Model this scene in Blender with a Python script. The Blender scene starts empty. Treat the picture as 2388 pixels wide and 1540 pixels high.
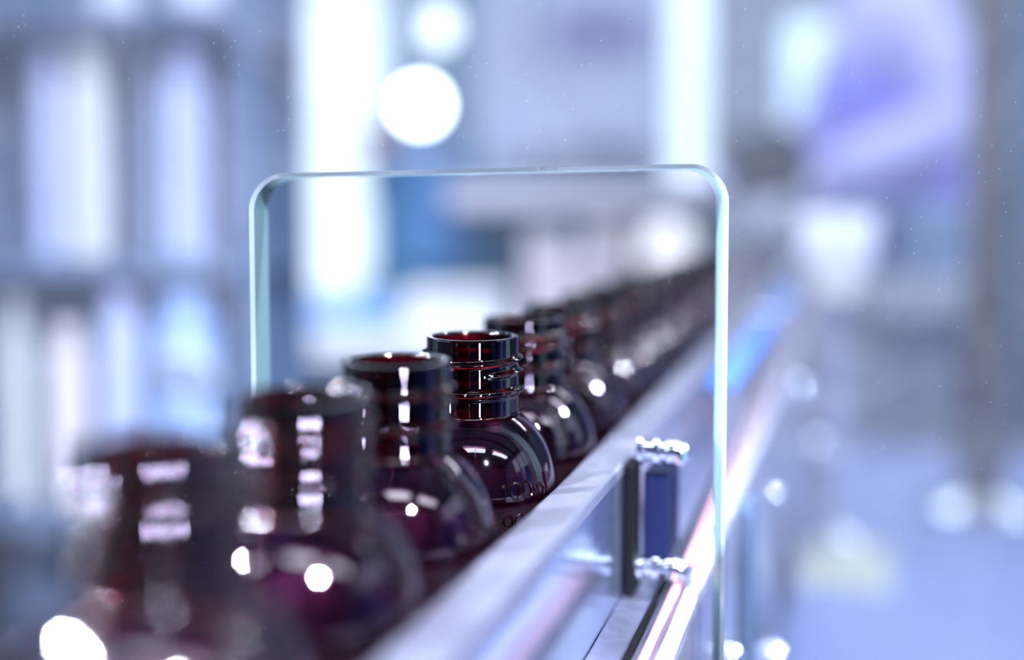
import bpy, bmesh, math, random
from math import sin, cos, pi, radians, asin, tan
from mathutils import Vector, Matrix, Euler

random.seed(7)
SC = bpy.context.scene
COL = SC.collection

# ------------------------------------------------------------------ camera
F = 2600.0                       # focal length in pixels of the 2388 px wide frame
PITCH = radians(3.3)
PPY = 470 + F * tan(PITCH)       # principal point row
BELT = 0.900                     # height of the conveyor belt
RIM = BELT + 0.088               # height of the bottle rims
CAMZ = RIM + 0.0347
FOCUS = 0.279
APERTURE = 0.0160

cam_d = bpy.data.cameras.new('camera')
cam = bpy.data.objects.new('camera', cam_d)
COL.objects.link(cam)
cam.location = (0, 0, CAMZ)
cam.rotation_euler = (pi / 2 - PITCH, 0, 0)
cam_d.sensor_width = 36.0
cam_d.lens = 36.0 * F / 2388.0
cam_d.shift_y = (PPY - 770.0) / 2388.0
cam_d.clip_start = 0.01
cam_d.clip_end = 60
cam_d.dof.use_dof = True
cam_d.dof.focus_distance = FOCUS
cam_d.dof.aperture_fstop = cam_d.lens / 1000.0 / APERTURE
SC.camera = cam


def at(px, py, d):
    """world point at pixel (px, py) and depth d along the view axis"""
    x = (px - 1194.0) / F * d
    y = -(py - PPY) / F * d
    # camera axes
    fw = Vector((0, cos(PITCH), -sin(PITCH)))
    up = Vector((0, sin(PITCH), cos(PITCH)))
    return Vector((0, 0, CAMZ)) + Vector((1, 0, 0)) * x + up * y + fw * d


# ------------------------------------------------------------------ world, exposure
W = bpy.data.worlds.new('world')
SC.world = W
W.use_nodes = True
W.node_tree.nodes['Background'].inputs[0].default_value = (0.62, 0.76, 1.0, 1)
W.node_tree.nodes['Background'].inputs[1].default_value = 1.0
SC.view_settings.view_transform = 'Standard'
SC.view_settings.look = 'None'
SC.view_settings.gamma = 1
SC.view_settings.use_curve_mapping = False
SC.view_settings.exposure = 0.0
SC.cycles.max_bounces = 14
SC.cycles.transmission_bounces = 14
SC.cycles.glossy_bounces = 6
SC.cycles.diffuse_bounces = 4
SC.cycles.transparent_max_bounces = 16
SC.cycles.caustics_refractive = False
SC.cycles.caustics_reflective = False
SC.cycles.sample_clamp_indirect = 12

# room extents
RX0, RX1, RY0, RY1, RZ = -3.0, 3.4, -2.6, 4.6, 3.2
LIGHT_PANELS = [(-2.0, -1.4), (0.1, -1.4), (2.2, -1.4), (-2.0, 0.9), (0.1, 0.9), (2.2, 0.9), (-2.0, 3.2), (0.1, 3.2), (2.2, 3.2)]
PANEL_POWER = 30.0
PANEL_COL = (0.80, 0.89, 1.0)


def area(name, loc, rot, sx, sy, power, colr, shape='RECTANGLE', spread=None):
    l = bpy.data.lights.new(name, 'AREA')
    l.shape = shape
    l.size = sx
    if shape in ('RECTANGLE', 'ELLIPSE'):
        l.size_y = sy
    l.energy = power
    l.color = colr
    if spread:
        l.spread = spread
    o = bpy.data.objects.new(name, l)
    COL.objects.link(o)
    o.location = loc
    o.rotation_euler = rot
    return o


for i, (x, y) in enumerate(LIGHT_PANELS):
    area('ceiling_light_source', (x, y, RZ - 0.052), (0, 0, 0), 1.5, 0.35, PANEL_POWER, PANEL_COL)


# ------------------------------------------------------------------ materials
def srgb(r, g, b):
    def f(c):
        c /= 255.0
        return c / 12.92 if c <= 0.04045 else ((c + 0.055) / 1.055) ** 2.4
    return (f(r), f(g), f(b), 1.0)


MATS = {}


def mat(name, col, rough=0.5, metal=0.0, var=0.06, scale=30.0, trans=0.0, ior=1.45, bump=0.0, stretch=None, coat=0.0,
        emit=None, spec=None):
    """a procedural principled material: noise varies colour and roughness a little"""
    if name in MATS:
        return MATS[name]
    m = bpy.data.materials.new(name)
    m.use_nodes = True
    nt = m.node_tree
    b = nt.nodes['Principled BSDF']
    tc = nt.nodes.new('ShaderNodeTexCoord')
    mp = nt.nodes.new('ShaderNodeMapping')
    nt.links.new(tc.outputs['Object'], mp.inputs['Vector'])
    if stretch:
        mp.inputs['Scale'].default_value = stretch
    nz = nt.nodes.new('ShaderNodeTexNoise')
    nz.inputs['Scale'].default_value = scale
    nz.inputs['Detail'].default_value = 3
    nt.links.new(mp.outputs[0], nz.inputs['Vector'])
    mx = nt.nodes.new('ShaderNodeMix')
    mx.data_type = 'RGBA'
    mx.inputs[6].default_value = tuple(c * (1 - var) for c in col[:3]) + (1,)
    mx.inputs[7].default_value = tuple(min(1, c * (1 + var)) for c in col[:3]) + (1,)
    nt.links.new(nz.outputs['Fac'], mx.inputs[0])
    nt.links.new(mx.outputs[2], b.inputs['Base Color'])
    mr = nt.nodes.new('ShaderNodeMapRange')
    mr.inputs[3].default_value = max(0.0, rough - 0.05 * (rough > 0.1))
    mr.inputs[4].default_value = rough + 0.05 * (rough > 0.1)
    nt.links.new(nz.outputs['Fac'], mr.inputs[0])
    nt.links.new(mr.outputs[0], b.inputs['Roughness'])
    b.inputs['Metallic'].default_value = metal
    b.inputs['Transmission Weight'].default_value = trans
    b.inputs['IOR'].default_value = ior
    b.inputs['Coat Weight'].default_value = coat
    if emit:
        b.inputs['Emission Color'].default_value = emit[0]
        b.inputs['Emission Strength'].default_value = emit[1]
    if bump:
        bp = nt.nodes.new('ShaderNodeBump')
        bp.inputs['Strength'].default_value = bump
        bp.inputs['Distance'].default_value = 0.0005
        nt.links.new(nz.outputs['Fac'], bp.inputs['Height'])
        nt.links.new(bp.outputs[0], b.inputs['Normal'])
    MATS[name] = m
    return m


def mat_bottle(name, tint, rough, lower_rough=None, step=None):
    m = bpy.data.materials.new(name)
    m.use_nodes = True
    nt = m.node_tree
    b = nt.nodes['Principled BSDF']
    b.inputs['Base Color'].default_value = tint
    b.inputs['Transmission Weight'].default_value = 1.0
    b.inputs['IOR'].default_value = 1.52
    b.inputs['Roughness'].default_value = rough
    if lower_rough is not None:
        tc = nt.nodes.new('ShaderNodeTexCoord')
        sp = nt.nodes.new('ShaderNodeSeparateXYZ')
        nt.links.new(tc.outputs['Object'], sp.inputs[0])
        mr = nt.nodes.new('ShaderNodeMapRange')
        mr.inputs[1].default_value = step - 0.0006
        mr.inputs[2].default_value = step + 0.0006
        mr.inputs[3].default_value = lower_rough
        mr.inputs[4].default_value = rough
        nt.links.new(sp.outputs['Z'], mr.inputs[0])
        nt.links.new(mr.outputs[0], b.inputs['Roughness'])
    return m


def mat_pane():
    """clear acrylic: transparent with a fresnel reflection and a thin film of dust"""
    m = bpy.data.materials.new('acrylic_face')
    m.use_nodes = True
    nt = m.node_tree
    nt.nodes.clear()
    out = nt.nodes.new('ShaderNodeOutputMaterial')
    tr = nt.nodes.new('ShaderNodeBsdfTransparent')
    tr.inputs[0].default_value = (0.955, 0.975, 0.985, 1)
    gl = nt.nodes.new('ShaderNodeBsdfGlossy')
    gl.inputs['Roughness'].default_value = 0.04
    fr = nt.nodes.new('ShaderNodeFresnel')
    fr.inputs[0].default_value = 1.49
    df = nt.nodes.new('ShaderNodeBsdfDiffuse')
    df.inputs[0].default_value = (0.80, 0.88, 0.97, 1)
    tc = nt.nodes.new('ShaderNodeTexCoord')
    n1 = nt.nodes.new('ShaderNodeTexNoise')
    n1.inputs['Scale'].default_value = 14
    n1.inputs['Detail'].default_value = 6
    n1.inputs['Distortion'].default_value = 1.2
    nt.links.new(tc.outputs['Object'], n1.inputs['Vector'])
    r1 = nt.nodes.new('ShaderNodeMapRange')
    r1.inputs[1].default_value = 0.35
    r1.inputs[2].default_value = 0.75
    r1.inputs[3].default_value = 0.008
    r1.inputs[4].default_value = 0.024
    nt.links.new(n1.outputs['Fac'], r1.inputs[0])
    n2 = nt.nodes.new('ShaderNodeTexVoronoi')
    n2.inputs['Scale'].default_value = 420
    nt.links.new(tc.outputs['Object'], n2.inputs['Vector'])
    r2 = nt.nodes.new('ShaderNodeMapRange')
    r2.inputs[1].default_value = 0.03
    r2.inputs[2].default_value = 0.07
    r2.inputs[3].default_value = 0.07
    r2.inputs[4].default_value = 0.0
    nt.links.new(n2.outputs['Distance'], r2.inputs[0])
    ad = nt.nodes.new('ShaderNodeMath')
    ad.operation = 'ADD'
    nt.links.new(r1.outputs[0], ad.inputs[0])
    nt.links.new(r2.outputs[0], ad.inputs[1])
    m1 = nt.nodes.new('ShaderNodeMixShader')
    nt.links.new(fr.outputs[0], m1.inputs[0])
    nt.links.new(tr.outputs[0], m1.inputs[1])
    nt.links.new(gl.outputs[0], m1.inputs[2])
    m2 = nt.nodes.new('ShaderNodeMixShader')
    nt.links.new(ad.outputs[0], m2.inputs[0])
    nt.links.new(m1.outputs[0], m2.inputs[1])
    nt.links.new(df.outputs[0], m2.inputs[2])
    nt.links.new(m2.outputs[0], out.inputs[0])
    return m


def mat_cut(name='acrylic_cut_edge', ca=(0.17, 0.30, 0.31, 1), cb=(0.30, 0.45, 0.48, 1), ft=0.6):
    """sawn and polished edge of the acrylic, frosted pale teal, lets light through"""
    m = bpy.data.materials.new(name)
    m.use_nodes = True
    nt = m.node_tree
    nt.nodes.clear()
    out = nt.nodes.new('ShaderNodeOutputMaterial')
    df = nt.nodes.new('ShaderNodeBsdfDiffuse')
    df.inputs[0].default_value = ca
    tl = nt.nodes.new('ShaderNodeBsdfTranslucent')
    tl.inputs[0].default_value = cb
    gl = nt.nodes.new('ShaderNodeBsdfGlossy')
    gl.inputs['Roughness'].default_value = 0.18
    tc = nt.nodes.new('ShaderNodeTexCoord')
    nz = nt.nodes.new('ShaderNodeTexNoise')
    nz.inputs['Scale'].default_value = 900
    nt.links.new(tc.outputs['Object'], nz.inputs['Vector'])
    bp = nt.nodes.new('ShaderNodeBump')
    bp.inputs['Strength'].default_value = 0.3
    bp.inputs['Distance'].default_value = 0.0003
    nt.links.new(nz.outputs['Fac'], bp.inputs['Height'])
    for s in (df, tl, gl):
        nt.links.new(bp.outputs[0], s.inputs['Normal'])
    m1 = nt.nodes.new('ShaderNodeMixShader')
    m1.inputs[0].default_value = ft
    nt.links.new(df.outputs[0], m1.inputs[1])
    nt.links.new(tl.outputs[0], m1.inputs[2])
    m2 = nt.nodes.new('ShaderNodeMixShader')
    m2.inputs[0].default_value = 0.15
    nt.links.new(m1.outputs[0], m2.inputs[1])
    nt.links.new(gl.outputs[0], m2.inputs[2])
    nt.links.new(m2.outputs[0], out.inputs[0])
    return m


# ------------------------------------------------------------------ mesh helpers
def link(name, bm, m, parent=None, loc=None, smooth=False, mats=None):
    me = bpy.data.meshes.new(name)
    bmesh.ops.recalc_face_normals(bm, faces=bm.faces)
    if smooth:
        for f in bm.faces:
            f.smooth = True
    bm.to_mesh(me)
    if smooth:
        me.set_sharp_from_angle(angle=radians(38))
    bm.free()
    for x in (mats or [m]):
        me.materials.append(x)
    o = bpy.data.objects.new(name, me)
    COL.objects.link(o)
    if parent:
        o.parent = parent
    if loc is not None:
        o.location = loc
    return o


def thing(name, label, cat, loc=(0, 0, 0), rz=0, group=None):
    o = bpy.data.objects.new(name, None)
    o.empty_display_size = 0.02
    COL.objects.link(o)
    o.location = loc
    o.rotation_euler = (0, 0, rz)
    tag(o, label, cat, group)
    return o


def tag(o, label, cat, group=None):
    o['label'] = label
    o['category'] = cat
    if group:
        o['group'] = group
    return o


def struct(o):
    o['kind'] = 'structure'
    return o


def box(bm, x0, x1, y0, y1, z0, z1, bev=0.0, seg=2, M=None):
    r = bmesh.ops.create_cube(bm, size=1.0)
    vs = r['verts']
    for v in vs:
        v.co = Vector((x0 + (v.co.x + .5) * (x1 - x0), y0 + (v.co.y + .5) * (y1 - y0), z0 + (v.co.z + .5) * (z1 - z0)))
    if bev > 0:
        es = list({e for v in vs for e in v.link_edges})
        rr = bmesh.ops.bevel(bm, geom=es, offset=bev, segments=seg, profile=0.5, affect='EDGES')
        vs = list({v for f in rr['faces'] for v in f.verts} | {v for v in vs if v.is_valid})
    if M:
        for v in vs:
            v.co = M @ v.co
    return vs


def bx(*a, **k):
    bm = bmesh.new()
    box(bm, *a, **k)
    return bm


def lathe(bm, prof, n=48, M=None, closed=False):
    """revolve [(r, z), ...] about z; r = 0 closes to a pole"""
    rings = []
    for r, z in prof:
        if r <= 1e-7:
            rings.append([bm.verts.new((0, 0, z))])
        else:
            rings.append([bm.verts.new((r * cos(2 * pi * i / n), r * sin(2 * pi * i / n), z)) for i in range(n)])
    pairs = list(zip(rings[:-1], rings[1:]))
    if closed:
        pairs.append((rings[-1], rings[0]))
    for a, b in pairs:
        if len(a) == 1 and len(b) == 1:
            continue
        for i in range(n):
            j = (i + 1) % n
            if len(a) == 1:
                bm.faces.new((a[0], b[i], b[j]))
            elif len(b) == 1:
                bm.faces.new((a[i], a[j], b[0]))
            else:
                bm.faces.new((a[i], a[j], b[j], b[i]))
    if M:
        for ring in rings:
            for v in ring:
                v.co = M @ v.co
    return bm


def lt(prof, n=48, M=None, closed=False):
    return lathe(bmesh.new(), prof, n, M, closed)


def tube(bm, pts, r, n=12, cap=True, flat=None):
    """sweep a circle along points; r a number or a list"""
    pts = [Vector(p) for p in pts]
    rs = r if isinstance(r, (list, tuple)) else [r] * len(pts)
    rings = []
    nrm = None
    for i, p in enumerate(pts):
        t = (pts[min(i + 1, len(pts) - 1)] - pts[max(i - 1, 0)]).normalized()
        if nrm is None:
            a = Vector((0, 0, 1)) if abs(t.z) < 0.9 else Vector((1, 0, 0))
            nrm = t.cross(a).normalized()
        nrm = (nrm - t * nrm.dot(t)).normalized()
        bn = t.cross(nrm)
        rings.append([bm.verts.new(p + (nrm * cos(2 * pi * k / n) + bn * sin(2 * pi * k / n)) * rs[i]) for k in range(n)])
    for a, b in zip(rings[:-1], rings[1:]):
        for k in range(n):
            j = (k + 1) % n
            bm.faces.new((a[k], a[j], b[j], b[k]))
    if cap:
        bm.faces.new(rings[0][::-1])
        bm.faces.new(rings[-1])
    return bm


def interp(tab, x):
    for (a, fa), (b, fb) in zip(tab[:-1], tab[1:]):
        if a <= x <= b:
            t = (x - a) / (b - a)
            return fa + (fb - fa) * t
    return tab[0][1] if x < tab[0][0] else tab[-1][1]


# ------------------------------------------------------------------ common materials
STEEL = mat('brushed_steel', srgb(205, 210, 222), 0.28, 0.95, 0.10, 60, stretch=(1, 1, 14), bump=0.15)
ALU = mat('brushed_aluminium', srgb(178, 180, 198), 0.38, 0.95, 0.06, 300, stretch=(1, 1, 8), bump=0.25)
CHROME = mat('chrome', srgb(235, 238, 245), 0.07, 1.0, 0.02, 20)
SKIRT = mat('polished_steel_panel', srgb(176, 192, 222), 0.16, 0.92, 0.05, 120, stretch=(1, 1, 6))
BLACK = mat('black_plastic', srgb(5, 5, 7), 0.6, 0, 0.1, 80)
BLACK.node_tree.nodes['Principled BSDF'].inputs['Specular IOR Level'].default_value = 0.15
BELTM = mat('dark_rubber_belt', srgb(26, 20, 32), 0.5, 0, 0.2, 120, bump=0.2)
BLUEBLOCK = mat('navy_blue_plastic', srgb(10, 20, 52), 0.6, 0, 0.1, 60)
BLUEBLOCK.node_tree.nodes['Principled BSDF'].inputs['Specular IOR Level'].default_value = 0.2
WHITEP = mat('white_plastic', srgb(236, 238, 244), 0.35, 0, 0.03, 20)

# ------------------------------------------------------------------ room shell
WALLM = mat('painted_wall_steel_blue', srgb(92, 122, 150), 0.7, 0, 0.05, 3)
struct(link('floor', bx(RX0, RX1, RY0, RY1, -0.05, 0), mat('grey_epoxy_floor', srgb(84, 88, 104), 0.4, 0, 0.08, 4)))
struct(link('ceiling', bx(RX0, RX1, RY0, RY1, RZ, RZ + 0.05), mat('ceiling_paint', srgb(214, 220, 232), 0.8, 0, 0.03, 4)))
struct(link('wall_left', bx(RX0 - .05, RX0, RY0, RY1, 0, RZ), WALLM))
struct(link('wall_right', bx(RX1, RX1 + .05, RY0, RY1, 0, RZ), WALLM))
struct(link('wall_front', bx(RX0, RX1, RY0 - .05, RY0, 0, RZ), mat('painted_wall_dark_navy', srgb(30, 40, 86), 0.6, 0, 0.05, 3)))
# back wall with a window opening
wx0, wx1, wz0, wz1 = -0.98, -0.50, 0.62, 2.55
vx0, vx1, vz0 = 0.64, 0.91, 1.07
bm = bmesh.new()
box(bm, RX0, wx0, RY1, RY1 + .12, 0, RZ)
box(bm, wx1, vx0, RY1, RY1 + .12, 0, RZ)
box(bm, vx1, RX1, RY1, RY1 + .12, 0, RZ)
box(bm, vx0, vx1, RY1, RY1 + .12, 0, vz0)
box(bm, vx0, vx1, RY1, RY1 + .12, wz1, RZ)
box(bm, wx0, wx1, RY1, RY1 + .12, 0, wz0)
box(bm, wx0, wx1, RY1, RY1 + .12, wz1, RZ)
struct(link('wall_back', bm, WALLM))
wn = bpy.data.objects.new('window_1', None)
COL.objects.link(wn)
struct(wn)
bm = bmesh.new()
fw_ = 0.03
for a in ((wx0, wx0 + fw_, wz0, wz1), (wx1 - fw_, wx1, wz0, wz1), (wx0 + fw_, wx1 - fw_, wz0, wz0 + fw_), (wx0 + fw_, wx1 - fw_, wz1 - fw_, wz1),
          (wx0 + fw_, wx1 - fw_, 1.9, 1.93)):
    box(bm, a[0], a[1], RY1 + .02, RY1 + .07, a[2], a[3])
link('window_frame', bm, WHITEP, wn)
GLOW = mat('daylit_and_added_glow_glass', srgb(225, 242, 255), 0.4, emit=((0.82, 0.91, 1.0, 1), 0.98))
link('window_pane', bx(wx0 + .02, wx1 - .02, RY1 + .085, RY1 + .095, wz0 + .02, wz1 - .02), GLOW, wn)

wn = bpy.data.objects.new('window_2', None)  # glowing strip added in place of a bright white post
COL.objects.link(wn)
struct(wn)
bm = bmesh.new()
for a in ((vx0, vx0 + .02, vz0, wz1), (vx1 - .02, vx1, vz0, wz1), (vx0 + .02, vx1 - .02, vz0, vz0 + .02), (vx0 + .02, vx1 - .02, wz1 - .02, wz1)):
    box(bm, a[0], a[1], RY1 + .02, RY1 + .07, a[2], a[3])
link('window_frame', bm, WHITEP, wn)
link('window_pane', bx(vx0 + .015, vx1 - .015, RY1 + .085, RY1 + .095, vz0 + .015, wz1 - .015), GLOW, wn)  # glowing face of the added strip, no real window
# side windows, daylight from the right and the left, beside and behind the camera
SIDEGLOW = mat('daylit_side_glass', srgb(225, 236, 255), 0.4, emit=((0.55, 0.66, 1.0, 1), 1.6))
for k, (xw, ya, yb) in enumerate(((RX1 - .02, -1.2, 1.4), (RX0 + .02, -1.6, .6))):
    wn = bpy.data.objects.new('window_%d' % (3 + k), None)
    COL.objects.link(wn)
    struct(wn)
    bm = bmesh.new()
    nb = 4
    for i in range(nb + 1):
        yy = ya + (yb - ya) * i / nb
        box(bm, xw - .018, xw + .018, yy - .04, yy + .04, 1.15, 2.85)
    for zz in (1.15, 1.9, 2.85):
        for i in range(nb):
            box(bm, xw - .018, xw + .018, ya + (yb - ya) * i / nb + .04, ya + (yb - ya) * (i + 1) / nb - .04, zz - .03, zz + .03)
    link('window_frame', bm, mat('dark_window_frame', srgb(60, 64, 84), 0.5), wn)
    for i in range(nb):
        link('window_pane', bx(xw - .004, xw + .004, ya + (yb - ya) * i / nb + .041, ya + (yb - ya) * (i + 1) / nb - .041, 1.18, 2.82), SIDEGLOW, wn)

# ceiling luminaires and beams
LAMPGLOW = mat('lamp_diffuser', srgb(240, 246, 255), 0.5, emit=((0.85, 0.93, 1.0, 1), 2.0))
for i, (x, y) in enumerate(LIGHT_PANELS):
    t = thing('ceiling_light', 'long white ceiling light panel on the hall ceiling', 'light', (x, y, RZ), 0, 'ceiling light panels of the hall')
    bm = bmesh.new()
    for a in ((-.78, -.75, -.2, .2), (.75, .78, -.2, .2), (-.75, .75, -.2, -.175), (-.75, .75, .175, .2)):
        box(bm, a[0], a[1], a[2], a[3], -.05, 0)
    link('housing', bm, WHITEP, t)
    link('diffuser', bx(-.75, .75, -.175, .175, -.045, -.03), LAMPGLOW, t)
BEAM = mat('dark_roof_steel', srgb(62, 66, 84), 0.5, 0.3, 0.1, 5)
for y in (-2.1, -0.5, 0.2, 1.7, 2.4):
    o = struct(link('trim_%d' % (1 + [-2.1, -0.5, 0.2, 1.7, 2.4].index(y)), bx(RX0, RX1, y - .05, y + .05, RZ - .22, RZ), BEAM))

# ------------------------------------------------------------------ conveyor
ROWANG = math.atan(796 / F / cos(PITCH) * 1.0)      # row runs away to the right
U = Vector((sin(ROWANG), cos(ROWANG), 0))           # along the row
R = Vector((cos(ROWANG), -sin(ROWANG), 0))          # to the right of the row
B4 = at(1102, 782, 0.289)
B4.z = BELT
PITCHROW = 0.0461
ROWROT = -ROWANG


def row(s, off, z=0.0):
    """point s metres along the row from the sharp bottle, off to the right, z above the belt"""
    p = B4 + U * s + R * off
    return Vector((p.x, p.y, BELT + z))


conv = thing('conveyor', 'long metal bottle conveyor running away to the right under the row of bottles', 'conveyor', (B4.x, B4.y, 0), ROWROT)
# local frame: x = right of row, y = along
S0, S1 = -0.42, 1.17
link('belt', bx(-.031, .031, S0, S1, BELT - .006, BELT, bev=.001), BELTM, conv)
fr_ = link('side_frame', bx(-.042, .0555, S0, S1, BELT - .075, BELT - .0062, bev=.0015), STEEL, conv)
for sx in (-.035, .03):
    for sy in (-.3, 0.5, 1.15):
        link('leg', bx(sx - .012, sx + .012, sy - .02, sy + .02, 0.0, BELT - .075), STEEL, conv)
# deck lip, pink cable line and white edge strip along the right side
link('deck_plate', bx(.0338, .0555, S0, S1, BELT - .0060, BELT + .0130, bev=.0006), ALU, conv)
bm = bmesh.new()
tube(bm, [(.0478, S0, BELT + .0139), (.0478, S1, BELT + .0139)], .0012, 10)
link('cable', bm, mat('pale_red_cable', srgb(238, 182, 188), 0.4), conv)
bm = bmesh.new()
tube(bm, [(.0440, S0, BELT + .0138), (.0440, S1, BELT + .0138)], .0010, 10)
link('cable', bm, BLACK, conv)
link('edge_strip', bx(.0510, .0548, S0, S1, BELT + .0130, BELT + .0160, bev=.001), mat('pale_grey_plastic', srgb(205, 207, 218), 0.4, 0, 0.03, 20), conv)
# guide rail: aluminium flat bar with a polished skirt below
RT = 0.0507   # rail top above belt
bm = bx(.0228, .0343, S0, S1, BELT + RT - .004, BELT + RT, bev=.0012, seg=3)
rail = thing('guide_rail', 'brushed aluminium guide rail along the right side of the bottles', 'rail', (B4.x, B4.y, 0), ROWROT)
link('top_bar', bm, ALU, rail, smooth=False)
link('skirt_panel', bx(.0318, .0338, S0, S1, BELT + .0130, BELT + RT - .004), SKIRT, rail)
rail2 = thing('guide_rail', 'aluminium guide rail behind the bottles on their left side', 'rail', (B4.x, B4.y, 0), ROWROT)
link('top_bar', bx(-.0343, -.0228, S0, S1, BELT + .030, BELT + .034, bev=.0012, seg=3), ALU, rail2)
link('skirt_panel', bx(-.0338, -.0318, S0, S1, BELT - .0062, BELT + .030), SKIRT, rail2)


def dome_bolt(parent, loc, r, length, name='bolt'):
    """a chrome dome nut on washers, axis to the right (+x local)"""
    M = Matrix.Translation(loc) @ Matrix.Rotation(pi / 2, 4, 'Y')
    bm = bmesh.new()
    L = length
    prof = [(0, 0), (r * 1.15, 0), (r * 1.15, L * .10), (r * .72, L * .12), (r * .72, L * .30), (r * 1.08, L * .31), (r * 1.08, L * .42),
            (r * .74, L * .44), (r * .74, L * .52), (r * .98, L * .55), (r, L * .60), (r, L * .78), (r * .93, L * .86), (r * .74, L * .94), (r * .4, L * .99), (0, L)]
    lathe(bm, prof, 28, M)
    return link(name, bm, CHROME, parent, smooth=True)


def bracket(s, label):
    t = thing('rail_bracket', label, 'bracket', row(s, .0343, .0), ROWROT, 'brackets holding the guide rail')
    link('clamp_plate', bx(.0002, .0030, -.006, .0045, .0131, .0500, bev=.0006), BLACK, t)
    link('spacer_block', bx(.0036, .0115, .004, .022, .0205, .0460, bev=.001), BLUEBLOCK, t)
    dome_bolt(t, (.0032, 0, .0530), .0034, .0145)
    dome_bolt(t, (.0032, 0, .0200), .0034, .0145)
    return t


bracket(.034, 'black bracket with two chrome dome bolts below the rail beside the sharp bottle')
bracket(.42, 'blurred black rail bracket seen through the clear panel further along')

# blue strip on a far rail
t = thing('blue_guide_strip', 'bright blue plastic strip beside the rail beyond the clear panel', 'strip', row(.17, .044, .0), ROWROT)
link('strip', bx(-.004, .006, 0, .50, .048, .052, bev=.001), mat('bright_blue_plastic', srgb(50, 122, 218), 0.4), t)
for yy in (.05, .42):
    link('stay', bx(-.001, .002, yy, yy + .006, .0131, .048), STEEL, t)

# ------------------------------------------------------------------ bottles
mm = 0.001
H = 88.0
BODY = [(12.0, 20.3), (12.5, 20.6), (13.6, 21.3), (15.6, 23.0), (17.2, 25.0), (18.5, 27.0), (19.5, 29.0), (20.3, 31.0), (20.9, 33.0), (21.4, 35.0),
        (21.8, 37.0), (21.95, 38.2), (21.95, 39.3), (21.6, 40.0), (21.15, 40.4), (20.95, 41.3), (20.95, 50), (20.95, 60), (20.95, 72), (20.95, 80),
        (20.4, 83.5), (19.3, 86.2), (17.6, 87.6), (16, 88.0), (12, 87.6), (0, 86.8)]
OUTR = [(d, r) for r, d in BODY if r > 0]


def outer_r(d):
    return interp(OUTR, d)


def smooth_profile(prof, it=2):
    for _ in range(it):
        q = [prof[0]]
        for a, b in zip(prof[:-1], prof[1:]):
            q.append((a[0] * .75 + b[0] * .25, a[1] * .75 + b[1] * .25))
            q.append((a[0] * .25 + b[0] * .75, a[1] * .25 + b[1] * .75))
        q.append(prof[-1])
        prof = q
    return prof


def body_bm():
    bm = bmesh.new()
    outer = smooth_profile(BODY, 1)
    w = .75
    inner = [(max(r - w * (1.5 if d < 22 else 1), 0), d + (0.05 if d < 21 else 0) - (w if d > 84 else 0)) for r, d in outer]
    inner[-1] = (0, inner[-1][1])
    prof = [(r * mm, (H - d) * mm) for r, d in inner[::-1]] + [(r * mm, (H - d) * mm) for r, d in outer]
    # open at the top between neck and body: closes through the annulus at d = 20.3
    lathe(bm, prof, 96)
    return bm


def neck_bm():
    n = 144
    bm = bmesh.new()
    RO = 11.9

    def bump(x, flat, slope):
        x = abs(x)
        if x < flat:
            return 1.0
        if x < flat + slope:
            return .5 + .5 * cos(pi * (x - flat) / slope)
        return 0.0
    ds = [i * .2 for i in range(1, 101)]
    outer_rings = []
    for d in [.12] + ds:
        ring = []
        for i in range(n):
            th = 2 * pi * i / n
            az = math.degrees(th)       # 0 = towards +x local
            r = RO
            if d <= .2:
                r -= .12
            # helical thread; azimuth measured from start
            for turn in range(3):
                a = (az - 285) % 360 + 360 * turn
                if a > 640:
                    continue
                dc = 9.2 - a / 360 * 3.1
                fade = min(1, a / 22, (640 - a) / 25)
                r += 1.30 * fade * bump(d - dc, .0, 1.1)
            # bead
            nick = 1 - .16 * (((az + 8) % 22.5) < 2.6)
            r += 1.6 * nick * bump(d - 13.5, .35, .85)
            r += .35 * bump(d - 14.9, .1, .5)
            if d > 19.2:
                r += .35 * ((d - 19.2) / .8) ** 2
            ring.append(bm.verts.new((r * cos(th) * mm, r * sin(th) * mm, (H - d) * mm)))
        outer_rings.append(ring)
    rin = [(11.6, 0.0), (11.0, .0), (10.45, .0), (10.25, .15), (10.1, .6), (10.1, 1.0), (10.1, 6), (10.1, 14), (10.1, 18.5), (10.5, 20.0)]
    inner_rings = []
    for r, d in rin:
        inner_rings.append([bm.verts.new((r * cos(2 * pi * i / n) * mm, r * sin(2 * pi * i / n) * mm, (H - d) * mm)) for i in range(n)])
    loop = outer_rings[::-1] + inner_rings
    for a, b in zip(loop, loop[1:] + loop[:1]):
        for i in range(n):
            j = (i + 1) % n
            bm.faces.new((a[i], a[j], b[j], b[i]))
    return bm


GLYPH = {
    '1': [[(-.45, .55), (0, 1), (0, 0)]],
    '0': [[(.5 * sin(a * pi / 8) * .95, .5 + .5 * cos(a * pi / 8)) for a in range(17)]],
    'm': [[(-.62, 0), (-.62, .7)], [(-.62, .5), (-.45, .68), (-.2, .7), (0, .5), (0, 0)], [(0, .5), (.2, .68), (.45, .7), (.62, .5), (.62, 0)]],
    'l': [[(0, 1.25), (0, 0)]],
    '9': [[(.42, .62), (.3, .38), (0, .32), (-.32, .42), (-.44, .68), (-.3, .93), (0, 1.0), (.3, .93), (.42, .7), (.42, .35), (.25, .08), (-.05, 0), (-.32, .1)]],
    '-': [[(-.5, .5), (.5, .5)]],
}


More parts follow.
